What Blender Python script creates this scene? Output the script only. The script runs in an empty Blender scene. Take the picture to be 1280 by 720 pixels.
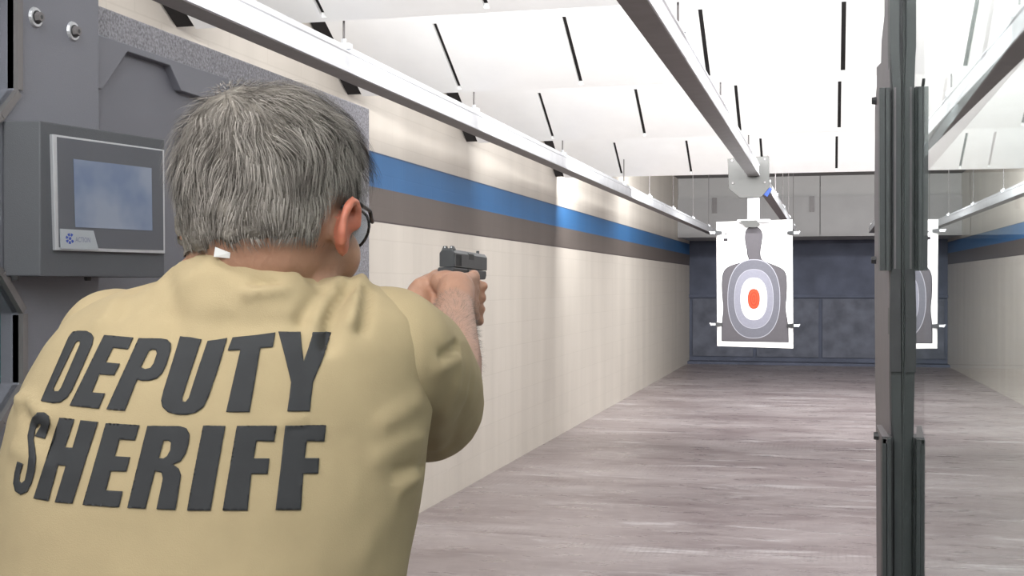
import bpy, bmesh, math, random
from mathutils import Vector, Matrix, geometry, noise
from mathutils.bvhtree import BVHTree
random.seed(7)
SC = bpy.context.scene
COL = SC.collection
R = math.radians

# ------------------------------------------------------------------ camera
F = 1560.0; HY = 356.0; CAMZ = 1.55; YAW = math.atan(396 / F)
FW = Vector((-math.sin(YAW), math.cos(YAW), 0)); RT = Vector((math.cos(YAW), math.sin(YAW), 0)); UP = Vector((0, 0, 1))
CP = Vector((0, 0, CAMZ))
def ray(px, py): return FW + RT * ((px - 640) / F) + UP * ((HY - py) / F)
def P(px, py, t): return CP + ray(px, py) * t
def onX(px, py, X): r = ray(px, py); return CP + r * (X / r.x)
def onY(px, py, Y): r = ray(px, py); return CP + r * (Y / r.y)
def onZ(px, py, Z): r = ray(px, py); return CP + r * ((Z - CAMZ) / r.z)
cd = bpy.data.cameras.new('camera'); cam = bpy.data.objects.new('camera', cd); COL.objects.link(cam)
cd.sensor_width = 36; cd.lens = 36 * F / 1280; cd.clip_start = 0.02; cd.clip_end = 200
cam.location = CP
cam.rotation_euler = (R(90) - math.atan(4 / F), 0, YAW)
SC.camera = cam

# ------------------------------------------------------------------ materials
def lin(c): return tuple(((x / 255) / 12.92 if x / 255 <= .04045 else ((x / 255 + .055) / 1.055) ** 2.4) for x in c)
MATS = {}
def mat(name, c, rough=.6, metal=0, var=.0, vs=6, bump=0, bs=80, vscale=(1, 1, 1), **kw):
    if name in MATS: return MATS[name]
    m = bpy.data.materials.new(name); m.use_nodes = True; nt = m.node_tree; n = nt.nodes; L = nt.links
    b = n['Principled BSDF']; c = (*c, 1)
    b.inputs['Base Color'].default_value = c; b.inputs['Roughness'].default_value = rough; b.inputs['Metallic'].default_value = metal
    for k, v in kw.items(): b.inputs[k.replace('_', ' ')].default_value = v
    tc = n.new('ShaderNodeTexCoord'); mp = n.new('ShaderNodeMapping'); mp.inputs['Scale'].default_value = vscale
    L.new(tc.outputs['Object'], mp.inputs['Vector'])
    if var:
        t = n.new('ShaderNodeTexNoise'); t.inputs['Scale'].default_value = vs; t.inputs['Detail'].default_value = 6
        L.new(mp.outputs[0], t.inputs['Vector'])
        r = n.new('ShaderNodeValToRGB'); r.color_ramp.elements[0].position = .3; r.color_ramp.elements[1].position = .7
        r.color_ramp.elements[0].color = (*[x * (1 - var) for x in c[:3]], 1); r.color_ramp.elements[1].color = (*[min(1, x * (1 + var)) for x in c[:3]], 1)
        L.new(t.outputs['Fac'], r.inputs['Fac']); L.new(r.outputs['Color'], b.inputs['Base Color'])
    if bump:
        t = n.new('ShaderNodeTexNoise'); t.inputs['Scale'].default_value = bs; t.inputs['Detail'].default_value = 4
        L.new(mp.outputs[0], t.inputs['Vector'])
        bp = n.new('ShaderNodeBump'); bp.inputs['Strength'].default_value = bump; bp.inputs['Distance'].default_value = .004
        L.new(t.outputs['Fac'], bp.inputs['Height']); L.new(bp.outputs[0], b.inputs['Normal'])
    MATS[name] = m; return m

M_white = mat('white_board', (.86, .86, .85), .7, var=.02)
M_black = mat('black_gap_shade', (.012, .010, .010), .9, var=.1)  # near-black that stands for the dark inside slots, gaps and the bore
M_gsteel = mat('grey_painted_steel', lin((156, 155, 155)), .6, var=.06, vs=2)
M_gsteel2 = mat('pale_grey_painted_steel', lin((168, 167, 166)), .6, var=.05, vs=2)
M_gceil = mat('grey_ceiling', lin((120, 119, 119)), .8, var=.05, vs=2)
M_galv = mat('galvanized_steel', (.78, .80, .83), .45, .45, var=.06, vs=9, bump=.05, bs=20)
M_galvd = mat('dull_galvanized_steel', (.16, .15, .15), .5, .3, var=.1, vs=10)
M_dark = mat('dark_metal', (.035, .036, .038), .5, .2, var=.15, vs=40)
M_panel = mat('grey_powder_coat', lin((108, 109, 117)), .5, var=.05, vs=5, bump=.15, bs=700)
M_panel2 = mat('grey_powder_coat_sheet', lin((102, 103, 111)), .5, var=.05, vs=5, bump=.15, bs=700)
M_house = mat('charcoal_powder_coat', lin((72, 74, 78)), .55, var=.05, vs=8, bump=.15, bs=700)
M_foam = mat('speckled_foam', lin((136, 135, 140)), .95, var=.40, vs=190, bump=.6, bs=140)
M_alu = mat('brushed_aluminium', (.50, .51, .53), .4, .6, var=.05, vs=30)
M_bez = mat('grey_bezel', lin((78, 80, 86)), .45, var=.04)
M_post = mat('dark_green_grey_steel', lin((56, 60, 60)), .45, .2, var=.06, vs=30)
M_postl = mat('light_grey_steel', lin((108, 102, 104)), .5, .1, var=.06, vs=20)
M_rubber = mat('navy_rubber', lin((76, 81, 97)), .75, var=.22, vs=2.5, bump=.5, bs=8)
M_rubber2 = mat('worn_rubber_block', lin((88, 91, 102)), .8, var=.3, vs=3.5, bump=.5, bs=12)
M_shirt = mat('tan_cotton', lin((166, 149, 116)), .95, var=.035, vs=30, bump=.12, bs=900)
M_letter = mat('charcoal_ink', lin((47, 48, 50)), .85, var=.06, vs=60)
M_skin = mat('skin', lin((164, 124, 102)), .55, var=.10, vs=28, bump=.25, bs=160, Subsurface_Weight=.08, Subsurface_Radius=(.01, .004, .002), Subsurface_Scale=.6)
M_ear = mat('ear_skin', lin((184, 112, 90)), .5, var=.12, vs=60, Subsurface_Weight=.15, Subsurface_Radius=(.01, .004, .002), Subsurface_Scale=.5)
M_trouser = mat('dark_trousers', lin((60, 58, 54)), .9, var=.1, vs=20)
M_shoe = mat('black_leather', (.02, .02, .02), .4, var=.1)
M_gun = mat('black_polymer', (.028, .030, .032), .5, .1, var=.1, vs=60)
M_slide = mat('black_slide_steel', (.075, .08, .085), .38, .55, var=.08, vs=60)
M_whitem = mat('white_painted_metal', (.82, .83, .85), .4, var=.02)
M_card = mat('white_card', (.84, .83, .80), .85, var=.02)
M_paper = mat('white_paper', (.88, .88, .88), .85, var=.01)
M_tgrey = mat('print_dark_grey', lin((78, 75, 79)), .85, var=.04, vs=40)
M_tdark = mat('print_black', lin((40, 36, 40)), .85, var=.04)
M_tr1 = mat('print_mid_grey', lin((92, 92, 100)), .85, var=.05, vs=60)
M_tr2 = mat('print_light_grey', lin((122, 122, 133)), .85, var=.05, vs=60)
M_trl = mat('print_pale_line', lin((152, 152, 160)), .85, var=.02)
M_tor = mat('print_orange', lin((190, 66, 36)), .85, var=.05, vs=60)
M_tor2 = mat('print_red_line', lin((125, 25, 15)), .85, var=.05)
M_blue = mat('blue_plastic', lin((50, 85, 170)), .5, var=.05)
M_logo = mat('blue_ink', lin((45, 70, 150)), .5, var=.05)
M_logog = mat('grey_ink', lin((95, 100, 125)), .5, var=.05)
M_plate = mat('pale_grey_plate', lin((150, 155, 160)), .5, var=.03)
M_carr = mat('grey_carrier_plate', lin((68, 68, 66)), .6, var=.04, vs=8)
M_lens = mat('clear_lens', (.8, .85, .85), .05, Transmission_Weight=1.0, IOR=1.4)
M_eye = mat('eye_white', (.8, .78, .75), .2, var=.02)
M_iris = mat('iris', (.06, .08, .1), .2, var=.1)

def glass_mat():
    m = mat('partition_glass', (.74, .84, .81), .0, Transmission_Weight=1.0, IOR=1.45); return m
M_glass = glass_mat()
M_dglass = mat('dark_green_glass', (.02, .17, .15), .08, Transmission_Weight=.3, IOR=1.5)

def wall_mat():
    m = bpy.data.materials.new('painted_block_wall'); m.use_nodes = True; nt = m.node_tree; n = nt.nodes; L = nt.links
    b = n['Principled BSDF']; b.inputs['Roughness'].default_value = .5
    g = n.new('ShaderNodeNewGeometry'); s = n.new('ShaderNodeSeparateXYZ'); L.new(g.outputs['Position'], s.inputs[0])
    c = n.new('ShaderNodeCombineXYZ'); L.new(s.outputs['Y'], c.inputs['X']); L.new(s.outputs['Z'], c.inputs['Y'])
    br = n.new('ShaderNodeTexBrick'); br.inputs['Scale'].default_value = 1; br.inputs['Brick Width'].default_value = .406; br.inputs['Row Height'].default_value = .203
    br.inputs['Mortar Size'].default_value = .006; br.inputs['Mortar Smooth'].default_value = .6; br.offset = .5
    cream = lin((198, 191, 181))
    br.inputs['Color1'].default_value = (*cream, 1); br.inputs['Color2'].default_value = (*lin((196, 189, 179)), 1); br.inputs['Mortar'].default_value = (*lin((192, 185, 175)), 1)
    L.new(c.outputs[0], br.inputs['Vector'])
    # soft vertical smears of grime
    mp = n.new('ShaderNodeMapping'); mp.inputs['Scale'].default_value = (1, 1.3, .12); L.new(g.outputs['Position'], mp.inputs['Vector'])
    no = n.new('ShaderNodeTexNoise'); no.inputs['Scale'].default_value = 2.2; no.inputs['Detail'].default_value = 5; L.new(mp.outputs[0], no.inputs['Vector'])
    rr = n.new('ShaderNodeMapRange'); rr.inputs['From Min'].default_value = .3; rr.inputs['From Max'].default_value = .7; rr.inputs['To Min'].default_value = .90; rr.inputs['To Max'].default_value = 1.03
    L.new(no.outputs['Fac'], rr.inputs['Value'])
    def band(z, w=.002):
        x = n.new('ShaderNodeMapRange'); x.inputs['From Min'].default_value = z - w; x.inputs['From Max'].default_value = z + w; L.new(s.outputs['Z'], x.inputs['Value']); return x.outputs[0]
    def mix(f, a, bcol):
        x = n.new('ShaderNodeMix'); x.data_type = 'RGBA'; L.new(f, x.inputs[0])
        if isinstance(a, tuple): x.inputs[6].default_value = (*a, 1)
        else: L.new(a, x.inputs[6])
        if isinstance(bcol, tuple): x.inputs[7].default_value = (*bcol, 1)
        else: L.new(bcol, x.inputs[7])
        return x.outputs[2]
    o = br.outputs['Color']
    o = mix(band(1.935), o, lin((66, 55, 56))); o = mix(band(1.945), o, lin((98, 90, 85)))
    o = mix(band(2.147), o, lin((50, 102, 152))); o = mix(band(2.352), o, lin((45, 75, 110))); o = mix(band(2.362), o, br.outputs['Color'])
    mu = n.new('ShaderNodeMix'); mu.data_type = 'RGBA'; mu.blend_type = 'MULTIPLY'; mu.inputs[0].default_value = 1; L.new(o, mu.inputs[6]); L.new(rr.outputs[0], mu.inputs[7])
    L.new(mu.outputs[2], b.inputs['Base Color'])
    bp = n.new('ShaderNodeBump'); bp.inputs['Strength'].default_value = .15; bp.inputs['Distance'].default_value = .002; bp.invert = True
    L.new(br.outputs['Fac'], bp.inputs['Height']); L.new(bp.outputs[0], b.inputs['Normal'])
    return m
M_wall = wall_mat()

def floor_mat():
    m = bpy.data.materials.new('worn_concrete_floor'); m.use_nodes = True; nt = m.node_tree; n = nt.nodes; L = nt.links
    b = n['Principled BSDF']
    g = n.new('ShaderNodeNewGeometry')
    def nz(scale, sc, det=6, dist=0, rough=.6):
        mp = n.new('ShaderNodeMapping'); mp.inputs['Scale'].default_value = sc; L.new(g.outputs['Position'], mp.inputs['Vector'])
        t = n.new('ShaderNodeTexNoise'); t.inputs['Scale'].default_value = scale; t.inputs['Detail'].default_value = det; t.inputs['Distortion'].default_value = dist; t.inputs['Roughness'].default_value = rough
        L.new(mp.outputs[0], t.inputs['Vector']); return t.outputs['Fac']
    def ramp(f, stops):
        r = n.new('ShaderNodeValToRGB'); e = r.color_ramp.elements
        e[0].position, e[0].color = stops[0][0], (*lin(stops[0][1]), 1); e[1].position, e[1].color = stops[-1][0], (*lin(stops[-1][1]), 1)
        for p, c in stops[1:-1]: x = e.new(p); x.color = (*lin(c), 1)
        L.new(f, r.inputs['Fac']); return r.outputs['Color']
    def mr(f, a, b_, c=0, d=1):
        x = n.new('ShaderNodeMapRange'); x.inputs['From Min'].default_value = a; x.inputs['From Max'].default_value = b_; x.inputs['To Min'].default_value = c; x.inputs['To Max'].default_value = d; L.new(f, x.inputs['Value']); return x.outputs[0]
    def mix(f, a, c):
        x = n.new('ShaderNodeMix'); x.data_type = 'RGBA'; L.new(f, x.inputs[0]); L.new(a, x.inputs[6]); x.inputs[7].default_value = (*lin(c), 1); return x.outputs[2]
    base = ramp(nz(1.1, (.6, 1.2, 1), 9, .4), [(.3, (126, 113, 114)), (.5, (150, 139, 139)), (.72, (172, 163, 163))])
    o = mix(mr(nz(1.3, (.5, 1.9, 1), 10, .6, .7), .55, .72, 0, .8), base, (112, 96, 98))   # dark smears
    o = mix(mr(nz(1.2, (.6, 3.6, 1), 10, .5, .75), .56, .68, 0, .8), o, (212, 208, 209))       # pale dust streaks
    o = mix(mr(nz(14, (.25, 3.0, 1), 6, .2, .8), .60, .74, 0, .4), o, (208, 204, 205))
    # rows of scuff marks
    w = n.new('ShaderNodeTexWave'); w.inputs['Scale'].default_value = 2.6; w.inputs['Distortion'].default_value = 3; w.inputs['Detail'].default_value = 3
    mp = n.new('ShaderNodeMapping'); mp.inputs['Scale'].default_value = (3.2, .5, 1); L.new(g.outputs['Position'], mp.inputs['Vector']); L.new(mp.outputs[0], w.inputs['Vector'])
    k = n.new('ShaderNodeMath'); k.operation = 'MULTIPLY'; L.new(mr(w.outputs['Fac'], .6, .95), k.inputs[0]); L.new(mr(nz(.8, (.7, 1.6, 1), 4), .54, .62, 0, .18), k.inputs[1])
    o = mix(k.outputs[0], o, (98, 82, 84))
    L.new(o, b.inputs['Base Color'])
    L.new(mr(nz(3, (1, 3, 1), 6), .3, .7, .22, .45), b.inputs['Roughness'])
    bp = n.new('ShaderNodeBump'); bp.inputs['Strength'].default_value = .12; bp.inputs['Distance'].default_value = .003; L.new(nz(25, (1, 1, 1), 6), bp.inputs['Height']); L.new(bp.outputs[0], b.inputs['Normal'])
    return m
M_floor = floor_mat()

def screen_mat():
    m = bpy.data.materials.new('glossy_display'); m.use_nodes = True; nt = m.node_tree; n = nt.nodes; L = nt.links
    b = n['Principled BSDF']; b.inputs['Base Color'].default_value = (.05, .06, .08, 1); b.inputs['Roughness'].default_value = .15
    tc = n.new('ShaderNodeTexCoord'); t = n.new('ShaderNodeTexNoise'); t.inputs['Scale'].default_value = 9; t.inputs['Detail'].default_value = 3; L.new(tc.outputs['Object'], t.inputs['Vector'])
    r = n.new('ShaderNodeValToRGB'); r.color_ramp.elements[0].position = .42; r.color_ramp.elements[0].color = (*lin((88, 100, 124)), 1); r.color_ramp.elements[1].position = .62; r.color_ramp.elements[1].color = (*lin((122, 128, 140)), 1)  # paler clouds in the glow stand for a reflection on the screen
    L.new(t.outputs['Fac'], r.inputs['Fac']); L.new(r.outputs['Color'], b.inputs['Emission Color']); b.inputs['Emission Strength'].default_value = .75
    return m
M_screen = screen_mat()

def hair_mat(name, lo, hi):
    m = bpy.data.materials.new(name); m.use_nodes = True; nt = m.node_tree; n = nt.nodes; L = nt.links
    b = n['Principled BSDF']; b.inputs['Roughness'].default_value = .8
    a = n.new('ShaderNodeAttribute'); a.attribute_name = 'shade'
    r = n.new('ShaderNodeValToRGB'); r.color_ramp.elements[0].color = (*lo, 1); r.color_ramp.elements[1].color = (*hi, 1)
    L.new(a.outputs['Fac'], r.inputs['Fac']); L.new(r.outputs['Color'], b.inputs['Base Color']); return m
M_hair = hair_mat('grey_hair', lin((62, 56, 50)), lin((170, 163, 155)))
M_cap = mat('grey_hair_mass', lin((112, 106, 98)), .9, var=.3, vs=60, bump=.8, bs=150)

# ------------------------------------------------------------------ mesh helpers
def newbm(): return bmesh.new()
def face(bm, vs):
    try: return bm.faces.new(vs)
    except ValueError: return None
def box(bm, x0, x1, y0, y1, z0, z1, mi=0):
    v = [bm.verts.new((x, y, z)) for x in (x0, x1) for y in (y0, y1) for z in (z0, z1)]
    for q in ((0, 1, 3, 2), (4, 6, 7, 5), (0, 4, 5, 1), (2, 3, 7, 6), (0, 2, 6, 4), (1, 5, 7, 3)):
        face(bm, [v[i] for i in q]).material_index = mi
    return v
def hexa(bm, pts, mi=0):
    """8 points: bottom loop of 4 then top loop of 4"""
    v = [bm.verts.new(p) for p in pts]
    for q in ((3, 2, 1, 0), (4, 5, 6, 7), (0, 1, 5, 4), (1, 2, 6, 5), (2, 3, 7, 6), (3, 0, 4, 7)):
        face(bm, [v[i] for i in q]).material_index = mi
def prism(bm, pts, off, mi=0):
    """extrude a planar polygon of 3D points by the vector off"""
    off = Vector(off); a = [bm.verts.new(p) for p in pts]; b = [bm.verts.new(Vector(p) + off) for p in pts]
    n = len(pts)
    tri = geometry.tessellate_polygon([[Vector(p) for p in pts]])
    for t in tri:
        face(bm, [a[i] for i in t]); face(bm, [b[i] for i in reversed(t)])
    for i in range(n): face(bm, [a[i], a[(i + 1) % n], b[(i + 1) % n], b[i]])
def tube(bm, p0, p1, r0, r1=None, seg=12, cap=True):
    r1 = r0 if r1 is None else r1; p0 = Vector(p0); p1 = Vector(p1); d = (p1 - p0).normalized()
    a = d.orthogonal().normalized(); b = d.cross(a)
    L = [[bm.verts.new(p + (a * math.cos(2 * math.pi * i / seg) + b * math.sin(2 * math.pi * i / seg)) * r) for i in range(seg)] for p, r in ((p0, r0), (p1, r1))]
    for i in range(seg): face(bm, [L[0][i], L[0][(i + 1) % seg], L[1][(i + 1) % seg], L[1][i]])
    if cap: face(bm, list(reversed(L[0]))); face(bm, L[1])
def ellipsoid(bm, c, r, rot=None, u=20, v=12):
    m = Matrix.Translation(Vector(c)) @ (rot.to_4x4() if rot else Matrix.Identity(4)) @ Matrix.Diagonal((*r, 1))
    bmesh.ops.create_uvsphere(bm, u_segments=u, v_segments=v, radius=1, matrix=m)
def capsule(bm, p0, p1, r0, r1):
    p0 = Vector(p0); p1 = Vector(p1)
    n = max(2, int((p1 - p0).length / (min(r0, r1) * .35)) + 1)
    ellipsoid(bm, p0, (r0,) * 3, u=14, v=10); ellipsoid(bm, p1, (r1,) * 3, u=14, v=10)
    tube(bm, p0, p1, r0, r1, 16)
def chain(bm, pts, rs):
    for a, b, ra, rb in zip(pts, pts[1:], rs, rs[1:]): capsule(bm, a, b, ra, rb)
def loft(bm, rings):
    L = [[bm.verts.new(p) for p in r] for r in rings]; n = len(rings[0])
    for a, b in zip(L, L[1:]):
        for i in range(n): face(bm, [a[i], a[(i + 1) % n], b[(i + 1) % n], b[i]])
    face(bm, list(reversed(L[0]))); face(bm, L[-1])
def obj(name, bm, m, parent=None, smooth=False, bevel=0, recalc=True):
    me = bpy.data.meshes.new(name)
    if recalc: bmesh.ops.recalc_face_normals(bm, faces=bm.faces)
    bm.to_mesh(me); bm.free()
    for x in (m if isinstance(m, (list, tuple)) else [m]): me.materials.append(x)
    o = bpy.data.objects.new(name, me); COL.objects.link(o)
    if parent is not None: setpar(o, parent)
    if smooth:
        for p in me.polygons: p.use_smooth = True
    if bevel:
        b = o.modifiers.new('bevel', 'BEVEL'); b.width = bevel; b.segments = 2; b.limit_method = 'ANGLE'; b.angle_limit = R(40)
    return o
def setpar(o, p):
    o.parent = p
    if p.parent is None: o.matrix_parent_inverse = p.matrix_basis.inverted()   # every part is modelled in world coordinates
def thing(name, label, cat, loc=(0, 0, 0), group=None):
    o = bpy.data.objects.new(name, None); COL.objects.link(o); o.location = loc; o.empty_display_size = .1
    o['label'] = label; o['category'] = cat
    if group: o['group'] = group
    return o
def tag(o, label, cat, group=None):
    o['label'] = label; o['category'] = cat
    if group: o['group'] = group
    return o
def struct(name, bm, m, label=None, parent=None, **k):
    o = obj(name, bm, m, parent, **k); o['kind'] = 'structure'
    if label: o['label'] = label
    return o
def remeshed(bm, vox, smooth_n=6, fac=.5, name='m'):
    """one continuous surface from overlapping closed pieces"""
    me = bpy.data.meshes.new(name); bmesh.ops.recalc_face_normals(bm, faces=bm.faces); bm.to_mesh(me); bm.free()
    o = bpy.data.objects.new(name, me); COL.objects.link(o)
    r = o.modifiers.new('r', 'REMESH'); r.mode = 'VOXEL'; r.voxel_size = vox
    s = o.modifiers.new('s', 'SMOOTH'); s.factor = fac; s.iterations = smooth_n
    dg = bpy.context.evaluated_depsgraph_get(); ev = o.evaluated_get(dg)
    out = bpy.data.meshes.new_from_object(ev, depsgraph=dg)
    bpy.data.objects.remove(o)
    return out
def meshobj(name, me, m, parent=None, smooth=True):
    me.materials.clear()
    for x in (m if isinstance(m, (list, tuple)) else [m]): me.materials.append(x)
    o = bpy.data.objects.new(name, me); COL.objects.link(o)
    if smooth: me.polygons.foreach_set('use_smooth', [True] * len(me.polygons))
    if parent is not None: setpar(o, parent)
    return o

# ------------------------------------------------------------------ the room
XL, XR = -2.69, 4.9; YE = 25.3; YB = -3.0; ZT = 3.5
bm = newbm(); box(bm, XL - .2, XR + .2, YB, YE + .4, -.12, 0); struct('floor', bm, M_floor, 'long worn grey concrete floor of the range with dusty streaks')
bm = newbm(); box(bm, XL - .2, XL, YB, YE + .4, 0, ZT); struct('wall_left', bm, M_wall, 'cream block wall with a blue and a brown painted stripe')
bm = newbm(); box(bm, XR, XR + .2, YB, YE + .4, 0, ZT); struct('wall_right', bm, M_wall, 'cream block wall on the far right of the range')
bm = newbm(); box(bm, XL - .2, XR + .2, YE + .2, YE + .4, 0, ZT); struct('wall_back', bm, M_gsteel, 'grey steel wall behind the bullet trap')
bm = newbm(); box(bm, XL - .2, XR + .2, YB, YE + .4, ZT, ZT + .15); struct('ceiling', bm, M_gceil, 'high grey ceiling in front of the bullet trap')
EDGES = [-1.4, .55, 2.75, 4.78, 6.72, 9.15, 12.35]
ZLO = 2.63; TB = math.tan(R(30)); BL = .98
for ri, ye in enumerate(EDGES):
    bm = newbm()
    def slab(x0, x1, h0, h1, mi=0, dz=0, th=.022):
        """board on the 30 degree slope between heights h0 and h1 above its low edge"""
        a, b = ye - h0 / TB, ye - h1 / TB
        hexa(bm, [(x0, a, ZLO + h0 + dz), (x1, a, ZLO + h0 + dz), (x1, b, ZLO + h1 + dz), (x0, b, ZLO + h1 + dz),
                  (x0, a, ZLO + h0 + dz + th), (x1, a, ZLO + h0 + dz + th), (x1, b, ZLO + h1 + dz + th), (x0, b, ZLO + h1 + dz + th)], mi)
    h0, h1, h2 = .012, .285, BL * TB
    slab(XL + .10, XR, 0, h0); slab(XL + .10, XR, h1, h2)
    prev = XL + .10
    for x in [XL + .69 * i for i in range(1, 11)]:
        slab(prev, x - .0115, h0, h1); prev = x + .0115
        slab(x - .02, x + .02, h0 - .008, h1 + .01, 1, .0225)  # black backing seals the slot and stands for the dark above it
    slab(prev, XR, h0, h1)
    slab(XL + .01, XL + .105, 0, h2, 1, .012)       # black strip painted in for the dark gap along the wall
    struct('ceiling', bm, [M_white, M_black], 'white sloping ceiling baffle with dark slots')
# bullet trap
bm = newbm()
for x in range(-2, 4):
    xa = -2.69 + (x + 2) * 1.27; box(bm, xa + .004, min(xa + 1.262, XR), 22.9, 22.95, CAMZ + .865, CAMZ + 1.575)
t = thing('bullet_trap', 'dark navy rubber bullet trap with grey steel hood across the range end', 'bullet trap', (0, 25.0, 0))
obj('hood_panel', bm, M_gsteel, t)
bm = newbm()
for x in range(0, 3):
    xa = -2.69 + x * 2.54; box(bm, xa + .004, min(xa + 2.532, XR), 22.98, 23.02, CAMZ + 1.57, ZT - .001)
obj('upper_hood_panel', bm, M_gsteel2, t)
for x in (-2.05, -.33, 1.4, 3.1):
    bm = newbm(); box(bm, x, x + .08, 22.87, 22.9, CAMZ + 1.30, CAMZ + 1.58); obj('hood_strap', bm, M_galvd, t)
bm = newbm(); box(bm, XL, XR, 22.95, 25.3, CAMZ + .87, CAMZ + .91); obj('hood_underside', bm, M_gsteel, t)
bm = newbm(); box(bm, XL + .001, XR, 24.95, 25.2, .0, 2.5)
obj('rubber_wall', bm, M_rubber, t)
bm = newbm()
for i in range(6):
    x = XL + .05 + i * 1.25
    box(bm, x + .02, x + 1.2, 24.90, 24.96, .14, 1.28)
obj('rubber_block', bm, M_rubber2, t)['kind'] = 'stuff'
bm = newbm(); box(bm, XL, XR, 24.86, 24.97, 1.3, 1.36); obj('ledge', bm, M_rubber, t)
bm = newbm(); box(bm, XL, XR, 24.6, 24.97, 0, .05); obj('base_plate', bm, M_rubber, t)
bm = newbm(); box(bm, 1.0 - .02, 1.04, 24.8, 24.9, .05, 2.42); obj('upright', bm, M_galvd, t)

# ------------------------------------------------------------------ target rails
RODY = [2.65, 4.83, 6.78, 9.2, 12.1, 13.9, 16.1, 18.5, 21.0]
def rail(xc, label, y1):
    t = thing('target_rail', label, 'rail', (xc, (y1) / 2, 2.42), 'overhead target carrier rails')
    bm = newbm(); w = .049; z0, z1 = CAMZ + .875, CAMZ + .99
    prof = [(-w, z0), (-.012, z0), (-.012, z0 + .02), (.012, z0 + .02), (.012, z0), (w, z0), (w, z0 + .012), (w - .006, z0 + .016), (w - .006, z0 + .078), (w, z0 + .082), (w, z0 + .09),
            (w - .022, z0 + .094), (w - .022, z1), (-w + .022, z1), (-w + .022, z0 + .094), (-w, z0 + .09), (-w, z0 + .082), (-w + .006, z0 + .078), (-w + .006, z0 + .016), (-w, z0 + .012)]
    prism(bm, [(xc + a, .2, b) for a, b in prof], (0, y1 - .2, 0)); obj('channel', bm, M_galv, t)
    bm = newbm(); box(bm, xc - w + .004, xc + w - .004, .2, y1, z0 - .004, z0 - .0005); obj('underside_shade', bm, M_galvd, t)  # shade under the rail put in as a darker strip
    for y in RODY:
        if y > y1: continue
        bm = newbm(); top = ZT
        tube(bm, (xc + .02, y, z1 - .01), (xc + .02, y, top), .005, seg=8); r = obj('hanger_rod', bm, M_galvd, t)
        bm = newbm(); box(bm, xc - .045, xc + .05, y - .02, y + .02, z1 - .018, z1 + .006); tube(bm, (xc + .02, y, z1), (xc + .02, y, z1 + .025), .012, seg=6); obj('hanger_clamp', bm, M_galv, r)
    return t
rail(-1.963, 'galvanized overhead rail running along the striped cream wall', 21.8)
rail(-.585, 'galvanized overhead rail that carries the paper target', 21.8)
rail(.70, 'galvanized overhead rail of the lane beyond the glass partition', 21.8)

# ------------------------------------------------------------------ target and carrier
TY = 10.25
def tp(px, py, dy=0): return onY(px, py, TY + dy)
t = thing('target_carrier', 'grey eight-sided carrier plate hanging on the middle overhead rail', 'target carrier', tp(937, 247))
pl = [(909.5, 198.5), (961, 195), (962, 234), (952, 246), (925, 247.5), (911, 236)]
bm = newbm(); prism(bm, [tp(x, y, -.06) for x, y in pl], (0, .02, 0)); obj('blast_plate', bm, M_carr, t, bevel=.003)
bm = newbm(); box(bm, -.66, -.51, TY - .03, TY + .35, 2.37, 2.415); box(bm, -.66, -.645, TY - .03, TY + .35, 2.41, 2.5); box(bm, -.525, -.51, TY - .03, TY + .35, 2.41, 2.5); obj('trolley', bm, M_galvd, t, bevel=.003)
bm = newbm(); a, b = tp(934.5, 249), tp(949.5, 249); box(bm, a.x, b.x, TY - .03, TY + .0, tp(940, 277).z, 2.37); obj('stem', bm, M_whitem, t, bevel=.002)
bm = newbm()
for x, y in ((915, 201), (956, 199), (956, 228), (916, 229)):
    q = tp(x, y, -.06); tube(bm, q, q - Vector((0, .012, 0)), .009, seg=6)
obj('plate_bolt', bm, M_galvd, t)['kind'] = 'stuff'
bm = newbm(); prism(bm, [tp(954, 243, .3), tp(960, 233, .3), tp(965, 236, .3), tp(959, 246, .3)], (0, .05, 0)); obj('end_cap', bm, M_blue, t)
bm = newbm(); a = tp(922, 275.5); b = tp(963, 275.5); box(bm, a.x, b.x, TY - .05, TY + .02, a.z - .02, a.z + .004); obj('crossbar', bm, M_whitem, t, bevel=.002)
bm = newbm(); prism(bm, [tp(924, 276, -.06), tp(946, 275, -.06), tp(950, 281, -.06), tp(946, 284, -.06), tp(932, 284, -.06)], (0, .012, 0)); obj('clamp_plate', bm, M_carr, t)

tg = thing('paper_target', 'white paper silhouette target with grey oval rings and orange centre', 'target', tp(943, 434))
bm = newbm(); prism(bm, [tp(895.5, 277.5, .012), tp(990.5, 274.5, .012), tp(991.5, 435.5, .012), tp(896.5, 432.5, .012)], (0, .008, 0)); obj('cardboard_backer', bm, M_card, tg)
bm = newbm(); prism(bm, [tp(896.5, 278.5, .009), tp(989, 276, .009), tp(990, 433.5, .009), tp(897.5, 431, .009)], (0, .002, 0)); obj('sheet', bm, M_paper, tg)
def smoothpoly(pts, n=2):
    for _ in range(n):
        q = []
        for a, b in zip(pts, pts[1:] + pts[:1]):
            q += [(a[0] * .75 + b[0] * .25, a[1] * .75 + b[1] * .25), (a[0] * .25 + b[0] * .75, a[1] * .25 + b[1] * .75)]
        pts = q
    return pts
body = [(937, 325), (934, 320), (933.5, 312), (931, 302), (931, 292), (933, 286), (937, 283.5), (942, 283), (948, 284), (952, 288), (953.5, 295), (952, 305), (950.5, 314), (951, 322), (954, 326),
        (965, 330), (977, 335), (982, 340), (984, 350), (983.5, 372), (981.5, 385), (985.5, 405), (986, 428), (986, 428), (902, 426.5), (902, 426.5), (902, 405), (904.5, 385), (902.5, 370), (902, 350), (904, 339), (910, 333), (922, 329)]
def flat(pts, off, m, name, par):
    bm = newbm(); prism(bm, [tp(x, y, off) for x, y in pts], (0, .0008, 0)); return obj(name, bm, m, par)
body = smoothpoly(body, 2)
sil = flat(body, .0065, M_tdark, 'silhouette', tg)
cx, cy = 943.5, 360
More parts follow.
